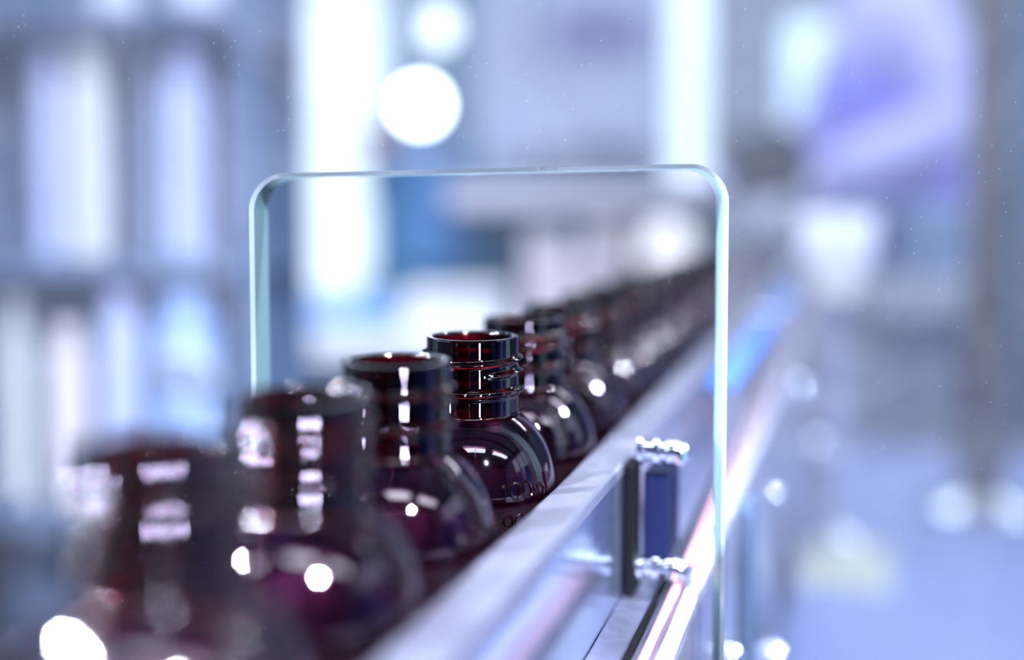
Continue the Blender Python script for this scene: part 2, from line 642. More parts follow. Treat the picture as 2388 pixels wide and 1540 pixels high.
def text_bm(items):
    """items: (char, azimuth in degrees right of the front, depth of the baseline, height) in mm, raised strokes on the bottle wall"""
    bm = bmesh.new()
    for ch, az, base, h in items:
        for st in GLYPH[ch]:
            pts = []
            # subdivide
            for a, b in zip(st[:-1], st[1:]):
                for k in range(4):
                    pts.append((a[0] + (b[0] - a[0]) * k / 4, a[1] + (b[1] - a[1]) * k / 4))
            pts.append(st[-1])
            P = []
            for u, v in pts:
                d = base - v * h
                r = outer_r(d) + .2
                a = radians(az) + u * h * .78 / r
                th = -pi / 2 + a
                P.append(Vector((r * cos(th), r * sin(th), H - d)) * mm)
            tube(bm, P, .27 * mm, 8)
    return bm


NECKM = mat_bottle('dark_amber_plastic_thick', (0.085, 0.002, 0.005, 1), 0.02)
BODYM = mat_bottle('dark_amber_plastic_thin', (0.40, 0.16, 0.29, 1), 0.035, 0.30, (H - 39.9) * mm)


MARKM = mat_bottle('dark_amber_plastic_raised', (0.22, 0.02, 0.06, 1), 0.06)


def make_bottle():
    t = thing('bottle', 'x', 'bottle')
    b = link('body', body_bm(), BODYM, t, smooth=True)
    link('neck', neck_bm(), NECKM, t, smooth=True)
    items = [('1', 21, 38.1, 4.0), ('0', 29, 38.1, 4.0), ('0', 38, 38.1, 4.0), ('m', 48.5, 38.1, 3.8), ('l', 57.5, 38.1, 4.0),
             ('-', 14, 45.9, 3.6), ('9', 24, 45.9, 3.8), ('0', 33, 45.9, 3.8), ('-', 20.5, 52.2, 3.1), ('-', 20.5, 58.2, 3.1)]
    e = link('embossed_volume_marks', text_bm(items), MARKM, t, smooth=True)
    for az in (2, 182):
        P = []
        for k in range(40):
            d = 21.2 + k * .5
            r = outer_r(d)
            th = -pi / 2 + radians(az)
            P.append(Vector(((r - .02) * cos(th), (r - .02) * sin(th), H - d)) * mm)
        bm = bmesh.new()
        tube(bm, P, .16 * mm, 6)
        link('mold_seam', bm, BODYM, t, smooth=True)
    return t


def copy_thing(src, loc, rz):
    r = src.copy()
    COL.objects.link(r)
    r.location = loc
    r.rotation_euler = (0, 0, rz)
    for ch in src.children:
        c = ch.copy()
        COL.objects.link(c)
        c.parent = r
    return r


LABELS = {
    -3: 'huge blurred dark bottle cut off by the lower left corner of the photo',
    -2: 'large blurred purple-black bottle second from the left, two in front of the one left of the acrylic edge',
    -1: 'blurred dark bottle under the left cut edge of the clear panel',
    0: '',
}
names = {
    -4: 'very large blurred dark bottle at the lower left corner, nearest of the row',
    -3: 'large blurred purple-black bottle at lower left with two big round light spots on its neck',
    -2: 'blurred dark bottle whose rim overlaps the left cut edge of the clear panel',
    -1: 'slightly blurred bottle with pale rim and red inside, directly in front of the sharp bottle',
    0: 'sharp dark amber bottle with raised 100ml and 90 marks and red inside its neck',
    1: 'softly blurred bottle directly behind the sharp bottle',
    2: 'blurred purple-rimmed bottle, second behind the sharp bottle',
    3: 'blurred dark bottle, third behind the sharp bottle',
    4: 'blurred dark bottle, fourth behind the sharp bottle',
    5: 'blurred violet bottle, fifth behind the sharp bottle',
    6: 'blurred violet bottle, sixth behind the sharp bottle',
}
proto = make_bottle()
first = True
rot = {0: 0.0}
for k in range(-4, 26):
    ds_, do_ = {-1: (-.0006, -.0016), -2: (0, -.0008), -3: (.0012, 0)}.get(k, (0, 0))
    p = row(k * PITCHROW + ds_, do_, 0)
    # azimuth 0 faces the camera for the sharp bottle
    rz = 0.0 if k == 0 else random.uniform(0, 2 * pi)
    if k == 0:
        o = proto
        o.location = p
        o.rotation_euler = (0, 0, math.atan2(p.x, p.y) * -1)
    else:
        o = copy_thing(proto, p, rz)
    if k in names:
        tag(o, names[k], 'bottle', 'dark amber bottles in a row on the conveyor')
    elif k <= 10:
        tag(o, 'blurred dark bottle, %s behind the sharp bottle, left of the right cut edge' % {7: 'seventh', 8: 'eighth', 9: 'ninth', 10: 'tenth'}[k], 'bottle', 'dark amber bottles in a row on the conveyor')
    else:
        tag(o, 'farthest dark bottles blurred into one line behind the clear panel', 'bottle', 'dark amber bottles in a row on the conveyor')

# ------------------------------------------------------------------ clear acrylic guard with an arched cut-out
FACE, CUT = mat_pane(), mat_cut()
CHAMFER = mat_cut('acrylic_polished_chamfer', (0.55, 0.66, 0.68, 1), (0.80, 0.92, 0.94, 1), 0.75)
ZP = .289
TH = 0.0150
c0 = at(591, 600, ZP)
c1 = at(1689, 600, ZP - .004)
ztop = at(1194, 403, ZP).z
gd = thing('acrylic_guard', 'clear acrylic machine guard with a rounded cut-out around the bottles', 'guard')
bm = bmesh.new()
# outline in (x, z): outer box with a notch from below, slight roll to the right
xl, xr = c0.x, c1.x
rr = .0088
X0, X1, Z0, Z1 = -0.30, 0.34, 0.80, 1.40
slope = 0.0185


def rnd(cx, cz, r, a0, a1, n=14):
    return [(cx + r * cos(radians(a0 + (a1 - a0) * i / n)), cz + r * sin(radians(a0 + (a1 - a0) * i / n))) for i in range(n + 1)]


zt_l = ztop + slope * (xl - (xl + xr) / 2)
zt_r = ztop + slope * (xr - (xl + xr) / 2)
inner = [(xl, Z0)] + rnd(xl + rr, zt_l - rr, rr, 180, 90) + rnd(xr - rr, zt_r - rr, rr, 90, 0) + [(xr, Z0)]
CH = .0010
xl2, xr2, r2 = xl - CH, xr + CH, rr + CH
front = [(xl2, Z0)] + rnd(xl + rr, zt_l - rr, r2, 180, 90) + rnd(xr - rr, zt_r - rr, r2, 90, 0) + [(xr2, Z0)]
outer = []
for x, z in inner:
    if z < zt_l - rr - 1e-6 and x < 0:
        outer.append((X0, z))
    elif z < zt_r - rr - 1e-6 and x > 0:
        outer.append((X1, z))
    elif x < xl + rr * .3:
        outer.append((X0, Z1) if x > xl + rr * .29 else (X0, z))
    elif x > xr - rr * .3:
        outer.append((X1, Z1) if x < xr - rr * .29 else (X1, z))
    else:
        outer.append((x, Z1))
tilt = (c1.y - c0.y) / (c1.x - c0.x)


def yat(x):
    return c0.y + (x - c0.x) * tilt


# insert the outer corners so the sheet is a clean rectangle
pairs = list(zip(inner, outer, front))
full = []
for k, (a, b, c) in enumerate(pairs):
    full.append((a, b, c))
    if k + 1 < len(pairs):
        b2 = pairs[k + 1][1]
        if b[0] == X0 and b[1] < Z1 and b2[0] > X0:
            full.append((a, (X0, Z1), c))
        if b[1] == Z1 and b[0] < X1 and b2[0] == X1 and b2[1] < Z1:
            full.append((pairs[k + 1][0], (X1, Z1), pairs[k + 1][2]))


cache = {}


def V4(pt, layer):
    """layer 0 front face, 1 foot of the chamfer, 2 back face"""
    key = (round(pt[0], 6), round(pt[1], 6), layer)
    if key not in cache:
        dy = (0, CH, TH)[layer]
        cache[key] = bm.verts.new((pt[0] + dy * .05, yat(pt[0]) + dy, pt[1]))
    return cache[key]


def addf(vs, mi):
    u = []
    for v in vs:
        if v not in u:
            u.append(v)
    if len(u) >= 3:
        f = bm.faces.new(u)
        f.material_index = mi
        f.smooth = False


for (a, b, c), (a2, b2, c2) in zip(full[:-1], full[1:]):
    addf([V4(c, 0), V4(c2, 0), V4(b2, 0), V4(b, 0)], 0)
    addf([V4(a, 2), V4(a2, 2), V4(b2, 2), V4(b, 2)], 0)
    if a != a2:
        addf([V4(c, 0), V4(c2, 0), V4(a2, 1), V4(a, 1)], 2)
        addf([V4(a, 1), V4(a2, 1), V4(a2, 2), V4(a, 2)], 1)
    if b != b2:
        addf([V4(b, 0), V4(b2, 0), V4(b2, 2), V4(b, 2)], 1)
for a, b, c in (full[0], full[-1]):
    addf([V4(c, 0), V4(b, 0), V4(b, 2), V4(a, 2), V4(a, 1)], 1)
sheet = link('sheet', bm, None, gd, mats=[FACE, CUT, CHAMFER])
# posts that hang the guard from the ceiling
for x in (X0 + .01, X1 - .01):
    link('support_post', bx(x - .012, x + .012, yat(x) + TH + .001, yat(x) + TH + .025, 1.25, RZ - .001), STEEL, gd)

# ------------------------------------------------------------------ pendant work lamps behind and beside the camera
def pendant(az, dist, dz, power, size, label, colr=(0.76, 0.78, 1.0)):
    c = row(0, 0, .08)
    a = radians(az)
    loc = Vector((c.x + sin(a) * dist, c.y - cos(a) * dist, c.z + dz))
    t = thing('pendant_lamp', label, 'lamp', loc, 0)
    aim = (c - loc).normalized()
    q = aim.to_track_quat('-Z', 'Y')
    M = q.to_matrix().to_4x4()
    r = size / 2
    link('shade', lt([(r * 1.05, -.004), (r * 1.12, .0), (r * 1.0, .03), (r * .6, .06), (.012, .075), (0, .075)], 32, M), WHITEP, t, smooth=True)
    top = M @ Vector((0, 0, .075))
    bm = bmesh.new()
    tube(bm, [top, top + Vector((0, 0, .05)), Vector((top.x, top.y, RZ - loc.z - .001))], .004, 8)
    link('cord', bm, BLACK, t)
    l = area('lamp_source', loc + M @ Vector((0, 0, -.006)), q.to_euler(), size, size, power, colr, 'DISK', radians(50))
    return t


pendant(24, .95, .62, 7, .055, 'white round work lamp hanging behind the camera')
pendant(-62, .80, .55, 6, .05, 'white round work lamp hanging left of the conveyor')
pendant(-84, .70, .40, 4, .04, 'smaller white work lamp hanging farthest left of the conveyor')
pendant(100, .70, .45, 1.2, .05, 'white round work lamp hanging right of the conveyor')

# added panels out of view: their lamps make light spots on the bottle necks
def highlight_panel(az, dist, heights, power, label, k=-2, spr=None, colr=(.62, .62, 1.0)):
    c = row(k * PITCHROW, 0, .08)
    a = radians(az)
    loc = Vector((c.x + sin(a) * dist, c.y - cos(a) * dist, 0))
    rz = math.atan2(c.y - loc.y, c.x - loc.x) + pi / 2      # local -y faces the bottles
    t = thing('highlight_panel', label, 'panel', loc, rz, 'added panels with small white lamps')
    zt = CAMZ - heights[0] + .03
    link('case', bx(-.04, .04, .0, .05, .70, zt, bev=.004), mat('dark_panel_enamel', srgb(30, 34, 52), 0.5), t)
    link('pole', bx(-.012, .012, .013, .037, .012, .6995), STEEL, t)
    link('foot', bx(-.09, .09, -.06, .11, 0, .0118, bev=.003), STEEL, t)
    for h in heights:
        link('lamp_lens', bx(-.016, .016, -.006, -.0002, CAMZ - h - .007, CAMZ - h + .007), LAMPGLOW, t)
        p = Matrix.Translation(loc) @ Matrix.Rotation(rz, 4, 'Z') @ Vector((0, -.008, CAMZ - h))
        aim = (Vector((c.x, c.y, CAMZ - .045)) - p).to_track_quat('-Z', 'Y').to_euler()
        area('highlight_lamp_source', p, aim, .030, .012, power, colr, 'RECTANGLE', spr)


highlight_panel(24, .70, (.135, .180, .225), .014, 'added dark panel with three small lamps right behind the camera', spr=radians(18))
highlight_panel(-62, .62, (.178,), .8, 'added dark panel with one small lamp left of the camera')
highlight_panel(-84, .60, (.165,), .7, 'added dark panel with one small lamp far left of the camera')

# ------------------------------------------------------------------ left: rack with canisters
def pbox(x0, y0, x1, y1, d0, d1, bev=0.0):
    """box spanning a pixel rectangle at its front depth d0, back at depth d1 (axis-aligned in the world)"""
    a = at(x0, y1, d0)
    b = at(x1, y0, d0)
    return (a.x, b.x, a.y, a.y + (d1 - d0), a.z, b.z)


DR = 0.98
SH1 = at(0, 600, DR).z
SH0 = at(0, 1190, DR).z
SH2 = at(0, 45, DR).z
rx0, rx1 = at(-420, 600, DR).x, at(640, 600, DR).x
ry0 = DR * .99
SLATE = mat('slate_blue_painted_steel', srgb(96, 118, 146), 0.5, 0.1, 0.06, 8)
rk = thing('storage_rack', 'slate blue steel rack with shelves of canisters on the left', 'rack', (rx0, ry0, 0))
w = rx1 - rx0
for zz in (SH0, SH1, SH2):
    link('shelf', bx(0, w, -.03, .17, zz - .014, zz - .0005, bev=.002), SLATE, rk)
link('back_panel', bx(0, w, .171, .176, .02, SH2 + .25), SLATE, rk)
for x in (0, w - .016):
    for y in (-.046, .155):
        link('upright', bx(x, x + .016, y, y + .0155, 0, SH2 + .25), SLATE, rk)


def canister(px, wpx, ztop_px, shelf, colr, label, d=DR, yoff=.03, cap=None, shape=0):
    r = wpx / 2 / F * d
    x = at(px, 600, d).x
    h = at(px, ztop_px, d).z - shelf
    t = thing('canister', label, 'canister', (x, ry0 + yoff, shelf), 0, 'canisters on the steel rack')
    hb = h * .86
    link('body', lt([(0, 0), (r * .94, 0), (r, .004), (r, hb * .93), (r * .93, hb * .97), (r * .7, hb), (0, hb)], 32), colr, t, smooth=True)
    link('lid', lt([(0, hb), (r * .72, hb + .0002), (r * .74, hb + .003), (r * .74, h - .003), (r * .68, h), (0, h)], 32), cap or colr, t, smooth=True)
    return t


CLAV = mat('pale_lavender_plastic', srgb(206, 214, 244), 0.35, 0, 0.03)
CCREAM = mat('cream_plastic', srgb(232, 232, 220), 0.4, 0, 0.03)
CGREY = mat('grey_blue_plastic', srgb(168, 182, 208), 0.4, 0, 0.03)
CLIL = mat('grey_lilac_plastic', srgb(176, 182, 204), 0.4, 0, 0.03)
CBLUE = mat('light_blue_plastic', srgb(172, 204, 248), 0.35, 0, 0.03)
CPINK = mat('warm_white_plastic', srgb(240, 230, 224), 0.4, 0, 0.03)
canister(-130, 120, 110, SH1, CGREY, 'grey canister on the upper rack shelf cut off by the left edge')
canister(96, 62, 90, SH1, CLAV, 'narrow lavender canister on the upper rack shelf, leftmost in full view')
canister(192, 100, 60 + 40, SH1, CCREAM, 'cream canister on the upper rack shelf')
canister(345, 36, 130, SH1, CGREY, 'thin grey blue canister on the upper rack shelf')
canister(425, 96, 105, SH1, CLAV, 'wide pale lavender canister on the upper rack shelf')
canister(556, 92, 85, SH1, CLIL, 'grey lilac canister at the right end of the upper rack shelf')
canister(8, 60, 700, SH0, CCREAM, 'cream canister on the lower rack shelf at the left edge of the photo')
canister(130, 96, 760, SH0, CPINK, 'warm white canister on the lower rack shelf')
canister(258, 96, 665, SH0, CLAV, 'bright white canister standing tall on the lower rack shelf')
canister(415, 150, 670, SH0, CBLUE, 'wide light blue canister on the lower rack shelf')


def jar(px, wpx, hpx, d, base, ycoord, m, label, group=None, name='jar', cat='jar', cap=None):
    r = wpx / 2 / F * d
    h = hpx / F * d
    x = at(px, 600, d).x
    t = thing(name, label, cat, (x, ycoord, base), 0, group)
    link('body', lt([(0, 0), (r * .8, 0), (r * .95, h * .1), (r, h * .3), (r, h * .6), (r * .9, h * .74), (r * .7, h * .8), (0, h * .8)], 32), m, t, smooth=True)
    link('lid', lt([(0, h * .8001), (r * .75, h * .8001), (r * .78, h * .84), (r * .78, h * .95), (r * .7, h), (0, h)], 32), cap or m, t, smooth=True)
    return t


jar(446, 130, 140, DR, SH2, ry0 + .04, WHITEP, 'white jar on the top rack shelf, the right one of two')
jar(255, 110, 100, DR, SH2, ry0 + .04, WHITEP, 'white jar on the top rack shelf, the left one of two')
# pale oval disc on a stand, added for a bright light spot
p = at(430, 872, .78)
t = thing('light_spot_disc', 'pale oval disc on a thin stand in front of the rack, added as a light spot', 'mirror', (p.x, p.y, 0))  # no mirror, a disc added for the light spot
link('disc', lt([(0, -.003), (.020, -.003), (.021, 0), (.020, .003), (0, .003)], 32, Matrix.Translation((0, 0, p.z)) @ Matrix.Rotation(radians(-58), 4, 'X') @ Matrix.Rotation(radians(12), 4, 'Y') @ Matrix.Diagonal((1.25, 1, 1, 1))),
     mat('pale_light_spot', srgb(214, 228, 246), 0.25, 0.3, 0.03), t, smooth=False)
bm = bmesh.new()
tube(bm, [(0, .008, 0.001), (0, .008, p.z - .012)], .0016, 8)
link('stem', bm, STEEL, t)
link('base', lt([(0, 0), (.05, 0), (.05, .006), (.01, .010), (0, .010)], 24), STEEL, t)

# ------------------------------------------------------------------ centre: table with carton and tray, post
TZ = at(900, 850, 1.1).z
a0, a1 = at(560, 850, 1.5).x, at(1400, 850, 1.5).x
tb = thing('work_table', 'pale work table behind the bottles inside the cut-out', 'table', (a0, 1.24, 0))
link('top', bx(0, a1 - a0, 0, .90, TZ - .025, TZ, bev=.003), mat('pale_laminate', srgb(216, 218, 222), 0.4, 0, 0.04, 6), tb)
for x in (.02, a1 - a0 - .05):
    for y in (.02, .85):
        link('leg', bx(x, x + .03, y, y + .03, 0, TZ - .025), STEEL, tb)
q = pbox(930, 692, 1165, 840, 1.27, 1.44)
t = thing('carton', 'white carton on the work table left of the bottle necks', 'box', (q[0], q[2], TZ))
hh = q[5] - TZ
ww = q[1] - q[0]
link('case', bx(0, ww, 0, .17, 0.0003, hh, bev=.002), mat('white_card', srgb(244, 245, 248), 0.6, 0, 0.02), t)
link('flap', bx(.002, ww - .002, -.001, .08, hh + .0002, hh + .0025), mat('white_card', srgb(244, 245, 248)), t)
q = pbox(655, 735, 1000, 800, 1.46, 1.71)
t = thing('plastic_tray', 'light blue plastic tray on the work table behind the carton', 'tray', (q[0], q[2], TZ))
bm = bmesh.new()
w_, d_, h_ = q[1] - q[0], .25, q[5] - TZ
box(bm, 0, w_, 0, d_, .0003, .006)
box(bm, 0, w_, 0, .006, .006, h_)
box(bm, 0, w_, d_ - .006, d_, .006, h_)
box(bm, 0, .006, .006, d_ - .006, .006, h_)
box(bm, w_ - .006, w_, .006, d_ - .006, .006, h_)
link('basin', bm, mat('sky_blue_plastic', srgb(134, 188, 246), 0.4, 0, 0.03), t)
q = pbox(655, 735, 1000, 744, 1.35, 1.36)
link('rim', bx(-.004, w_ + .004, -.005, -.0005, h_ - .008, h_ + .001), mat('blue_rim_plastic', srgb(100, 170, 245), 0.4), t)
# slim grey-brown post by the left cut edge
q = pbox(592, -200, 646, 900, 1.18, 1.21)
t = tag(link('square_post', bx(q[0], q[1], q[2], q[3], 0, q[5]), mat('taupe_painted_steel', srgb(132, 130, 136), 0.5, 0, 0.05, 6)),
        'slim grey-brown square post beyond the left cut edge of the panel', 'post')

# teal pump with red knob, blue motor
TEAL = mat('teal_enamel', srgb(84, 140, 170), 0.35, 0, 0.06)
PER = mat('periwinkle_enamel', srgb(120, 165, 215), 0.35, 0, 0.05)
p = at(905, 640, 1.97)
t = thing('dosing_pump', 'teal and blue dosing pump with a red knob below the round lamp', 'pump', (p.x, p.y, TZ))
hz = at(905, 300, 1.97).z - TZ
link('base', bx(-.04, .12, -.03, .06, .0003, .03, bev=.004), TEAL, t)
link('column', lt([(0, .031), (.026, .031), (.026, hz * .55), (.034, hz * .6), (.034, hz * .95), (.02, hz), (0, hz)], 32), TEAL, t, smooth=True)
link('motor', lt([(0, .0), (.05, 0), (.055, .01), (.055, .2), (.045, .215), (0, .215)], 32, Matrix.Translation((.072, 0, hz - .24))), PER, t, smooth=True)
link('outlet', lt([(0, .0), (.035, 0), (.04, .01), (.04, .12), (.03, .135), (0, .135)], 32, Matrix.Translation((.055, 0, .033))), TEAL, t, smooth=True)
link('knob', lt([(0, 0), (.022, 0), (.028, .008), (.028, .034), (.022, .042), (0, .042)], 20, Matrix.Translation((-.014, -.036, hz * .93)) @ Matrix.Rotation(radians(90), 4, 'X')), mat('red_brown_knob', srgb(170, 70, 55), 0.4), t, smooth=True)


def round_lamp(px, py, d, rpx, strength, label, hang_z):
    p = at(px, py, d)
    r = rpx / F * d
    t = thing('round_work_light', label, 'lamp', (p.x, p.y, p.z))
    M = Matrix.Rotation(radians(90), 4, 'X')
    link('housing', lt([(r * .98, .0), (r * 1.08, .004), (r * 1.08, -.02), (r * .5, -.05), (0, -.05)], 32, M), WHITEP, t, smooth=True)
    link('lens', lt([(0, .003), (r, .001), (r, -.002), (0, -.002)], 32, M), mat('lamp_lens_%d' % int(strength * 10), srgb(240, 250, 255), 0.3, emit=((0.86, 0.96, 1.0, 1), strength)), t)
    bm = bmesh.new()
    tube(bm, [(0, .045, 0), (0, .06, .02), (0, .06, hang_z - p.z - .001)], .006, 8)
    link('arm', bm, STEEL, t)
    return t


round_lamp(980, 245, 1.75, 44, 14, 'bright round work light left of the grey cabinet, lower of two', RZ)
round_lamp(1015, 62, 1.9, 42, 2.5, 'softer round work light at the top of the photo above the brightest one', RZ)

# ------------------------------------------------------------------ centre: grey machine cabinet on a beam
GPAN = mat('grey_lavender_enamel', srgb(186, 195, 218), 0.45, 0, 0.05, 5)
q = pbox(1112, -420, 1545, 372, 1.45, 1.85)
cb = thing('machine_cabinet', 'large grey lavender machine cabinet hanging above the row in the top centre', 'cabinet', (q[0], q[2], q[4]))
cw, ch = q[1] - q[0], q[5] - q[4]
link('case', bx(0, cw, 0, .4, 0, ch, bev=.006), GPAN, cb)
link('door_panel', bx(.075, cw - .012, -.012, -.0005, .02, ch - .02, bev=.003), mat('grey_lilac_enamel', srgb(192, 200, 222), 0.45, 0, 0.05, 5), cb)
wp = at(1400, 70, 1.44)
link('sight_window', lt([(0, -.006), (.038, -.006), (.044, -.002), (.044, .002), (0, .002)], 32, Matrix.Translation((wp.x - q[0], -.0155, wp.z - q[4])) @ Matrix.Rotation(radians(90), 4, 'X') @ Matrix.Diagonal((1.3, .8, 1, 1))),
     mat('tinted_violet_glass', srgb(110, 112, 165), 0.2, 0, 0.03), cb)
link('dark_vent', bx(.07, .21, -.014, -.0126, .004, .017), mat('dark_navy_grille', srgb(40, 48, 78), 0.5), cb)
link('hanger', bx(.05, .09, .15, .19, ch + .0005, RZ - q[4] - .001), STEEL, cb)
link('hanger', bx(cw - .09, cw - .05, .15, .19, ch + .0005, RZ - q[4] - .001), STEEL, cb)

# beam frame in the cut-out
q = pbox(1040, 425, 1730, 492, 1.30, 1.35)
fm = thing('gantry', 'lilac grey machine frame beam crossing inside the top of the cut-out', 'frame', (q[0], q[2], 0))
LIL = mat('lilac_grey_enamel', srgb(222, 221, 234), 0.45, 0, 0.04, 6)
BRN = mat('dark_taupe_steel', srgb(86, 80, 84), 0.5, 0.2, 0.06, 6)
link('beam', bx(0, q[1] - q[0], 0, .05, q[4], q[5], bev=.003), LIL, fm)
link('underside_channel', bx(.01, q[1] - q[0] - .01, .012, .038, q[4] - .012, q[4] - .0005), BRN, fm)
link('top_channel', bx(.10, .24, .012, .038, q[5] + .0003, q[5] + .010), BRN, fm)
for px_, wpx_ in ((1208, 34), (1474, 20)):
    x = at(px_, 500, 1.30).x - q[0]
    hw = wpx_ / 2 / F * 1.30
    link('leg', bx(x - hw, x + hw, .014, .036, TZ + .0005 if px_ < 1400 else .0, q[4] - .0125), BRN, fm)

# white tubs behind the row
TUB = mat('pinkish_white_plastic', srgb(238, 230, 234), 0.45, 0, 0.02)
for px_, wp_, tp, d_, lb in ((1275, 150, 540, 1.5, 'pinkish white tub between the dark legs, left of two'), (1410, 130, 515, 1.5, 'pinkish white tub between the dark legs, right of two')):
    z_ = at(px_, tp, d_).z
    jar(px_, wp_, (z_ - TZ) * F / d_, d_, TZ, d_ * .997, TUB, lb, name='tub', cat='tub')
side_tab = thing('side_table', 'low grey bench beyond the guide rail behind the row', 'bench', (.20, 2.5, 0))
link('top', bx(0, .30, 0, .35, .86, .88, bev=.002), STEEL, side_tab)
for x in (.01, .26):
    for y in (.01, .31):
        link('leg', bx(x, x + .03, y, y + .03, 0, .86), STEEL, side_tab)
p = at(1552, 575, 2.65)
t = thing('globe_lamp', 'round white globe lamp seen as a soft disc near the right end of the cut-out', 'lamp', (p.x, p.y, .88))
r_ = .066
link('base', lt([(0, .001), (.03, .001), (.032, p.z - .88 - .04), (0, p.z - .88 - .04)], 28), LIL, t, smooth=True)
link('globe', lt([(0, p.z - .88 - r_)] + [(r_ * sin(a * pi / 10), p.z - .88 - r_ * cos(a * pi / 10)) for a in range(1, 10)] + [(0, p.z - .88 + r_)], 32), mat('globe_glass', srgb(250, 250, 253), 0.3, emit=((0.93, 0.93, 1.0, 1), 1.0)), t, smooth=True)

# ------------------------------------------------------------------ right: machine behind the worker
GRN = mat('grey_green_enamel', srgb(150, 160, 172), 0.45, 0, 0.06, 5)
q = pbox(1700, -300, 2330, 760, 2.9, 3.3)
t = thing('tall_machine', 'tall grey machine housing behind the worker', 'machine', (q[0], q[2], 0))
link('housing', bx(0, q[1] - q[0], 0, .4, 0, q[5], bev=.01), GRN, t)
link('door_panel', bx(.05, .4, -.012, -.0005, .9, q[5] - .05, bev=.003), mat('grey_machine_door', srgb(158, 165, 178), 0.4, 0, 0.05, 5), t)
p = at(1880, 430, 2.5)
t = thing('glowing_cylinder', 'pale cyan white cylinder with added glow on a stand left of the worker', 'lamp', (p.x, p.y, 0))  # pale cylinder, glow added to brighten it
r_ = 54 / F * 2.5
zt = at(1880, 55, 2.5).z
zb = at(1880, 335, 2.5).z
link('diffuser', lt([(0, zb), (r_ * .8, zb), (r_, zb + .02), (r_, zt - .03), (r_ * .7, zt), (0, zt)], 40), mat('cyan_white_added_glow', srgb(222, 242, 254), 0.3, 0, 0.02, emit=((0.72, 0.90, 1.0, 1), 0.75)), t, smooth=True)  # body of the pale cylinder with the added glow, no lamp diffuser
link('stand', lt([(0, 0), (.09, 0), (.09, .012), (.02, .02), (.02, zb - .0005), (0, zb - .0005)], 32), mat('grey_green_stand', srgb(130, 142, 158), 0.45, 0, 0.05), t)
p = at(1782, 382, 1.2)
t = thing('black_clamp_knob', 'black clamp knob on a grey hanging rod right of the cut-out corner', 'knob', (p.x, p.y, 0))
link('knob', lt([(0, -.04), (.032, -.04), (.038, -.03), (.038, .03), (.032, .04), (0, .04)], 24, Matrix.Translation((0, 0, p.z)) @ Matrix.Rotation(radians(80), 4, 'Y')), BLACK, t, smooth=True)
bm = bmesh.new()
tube(bm, [(0, 0, p.z + .0385), (0, 0, RZ - .009)], .006, 12)
link('rod', bm, STEEL, t)
link('ceiling_plate', lt([(0, RZ - .001), (.05, RZ - .001), (.05, RZ - .008), (0, RZ - .0085)], 24), STEEL, t)

# ------------------------------------------------------------------ the worker: lavender coverall, arm bent to the left
SKIN = mat('skin', srgb(226, 178, 158), 0.5, 0, 0.04, 20)
LAV = mat('lavender_coverall_cloth', srgb(200, 196, 252), 0.75, 0, 0.05, 25, bump=0.4)
HAIRN = mat('white_hair_net', srgb(226, 232, 244), 0.8, 0, 0.05, 60)
GLOVE = mat('white_glove', srgb(236, 228, 246), 0.6, 0, 0.03, 30)
DP = 2.05
SX = at(2085, 250, DP).x
SY = at(2085, 250, DP).y
person = thing('person', 'person in a lavender coverall reaching to the left, behind the machine on the right', 'person', (SX, SY, 0))


def skin_obj(name, verts, edges, radii, m, parent, root=0, sub=2):
    me = bpy.data.meshes.new(name)
    me.from_pydata([tuple(v) for v in verts], edges, [])
    o = bpy.data.objects.new(name, me)
    COL.objects.link(o)
    o.parent = parent
    sm = o.modifiers.new('skin', 'SKIN')
    sd = me.skin_vertices[0].data
    for i, r in enumerate(radii):
        sd[i].radius = r if isinstance(r, tuple) else (r, r)
        sd[i].use_root = (i == root)
    sm.use_smooth_shade = True
    ss = o.modifiers.new('sub', 'SUBSURF')
    ss.levels = sub
    ss.render_levels = sub
    me.materials.append(m)
    dg = bpy.context.evaluated_depsgraph_get()
    me2 = bpy.data.meshes.new_from_object(o.evaluated_get(dg))
    o.modifiers.clear()
    o.data = me2
    me2.name = name
    if not me2.materials:
        me2.materials.append(m)
    for pl in me2.polygons:
        pl.use_smooth = True
    return o


def rel(px, py, d):
    v = at(px, py, d)
    return Vector((v.x - SX, v.y - SY, v.z))


# joints (person faces -x)
pel = Vector((.02, 0, .88))
chest = Vector((0.01, 0, 1.20))
upc = Vector((0.0, 0, 1.36))
neckb = Vector((-.01, 0, 1.44))
shN = rel(2150, 72, 1.92)
elN = rel(2222, 300, 1.86)
wrN = rel(1905, 425, 1.80)
shF = Vector((0.0, .17, 1.37))
elF = Vector((-.10, .24, 1.10))
wrF = Vector((-.34, .18, 1.03))
V = [pel, Vector((.02, 0, 1.04)), chest, upc, neckb,
     shN, (shN + elN) / 2, elN, (elN + wrN) / 2, wrN,
     shF, (shF + elF) / 2, elF, (elF + wrF) / 2, wrF,
     Vector((.02, -.09, .80)), Vector((-.01, -.10, .47)), Vector((.03, -.10, .10)),
     Vector((.03, .09, .80)), Vector((.05, .10, .47)), Vector((.09, .10, .10))]
E = [(0, 1), (1, 2), (2, 3), (3, 4), (3, 5), (5, 6), (6, 7), (7, 8), (8, 9), (3, 10), (10, 11), (11, 12), (12, 13), (13, 14),
     (0, 15), (15, 16), (16, 17), (0, 18), (18, 19), (19, 20)]
Rr = [(.13, .15), (.12, .14), (.125, .15), (.11, .14), (.062, .062), .075, .066, .060, .054, .042, .072, .062, .056, .05, .04,
      .095, .068, .055, .095, .068, .055]
skin_obj('coverall', V, E, Rr, LAV, person)
TORSOSHADE = mat('violet_blue_torso_shade', srgb(138, 134, 240), 0.8, 0, 0.05, 25, bump=0.4)  # torso shade put into the colour of a darker cloth shell
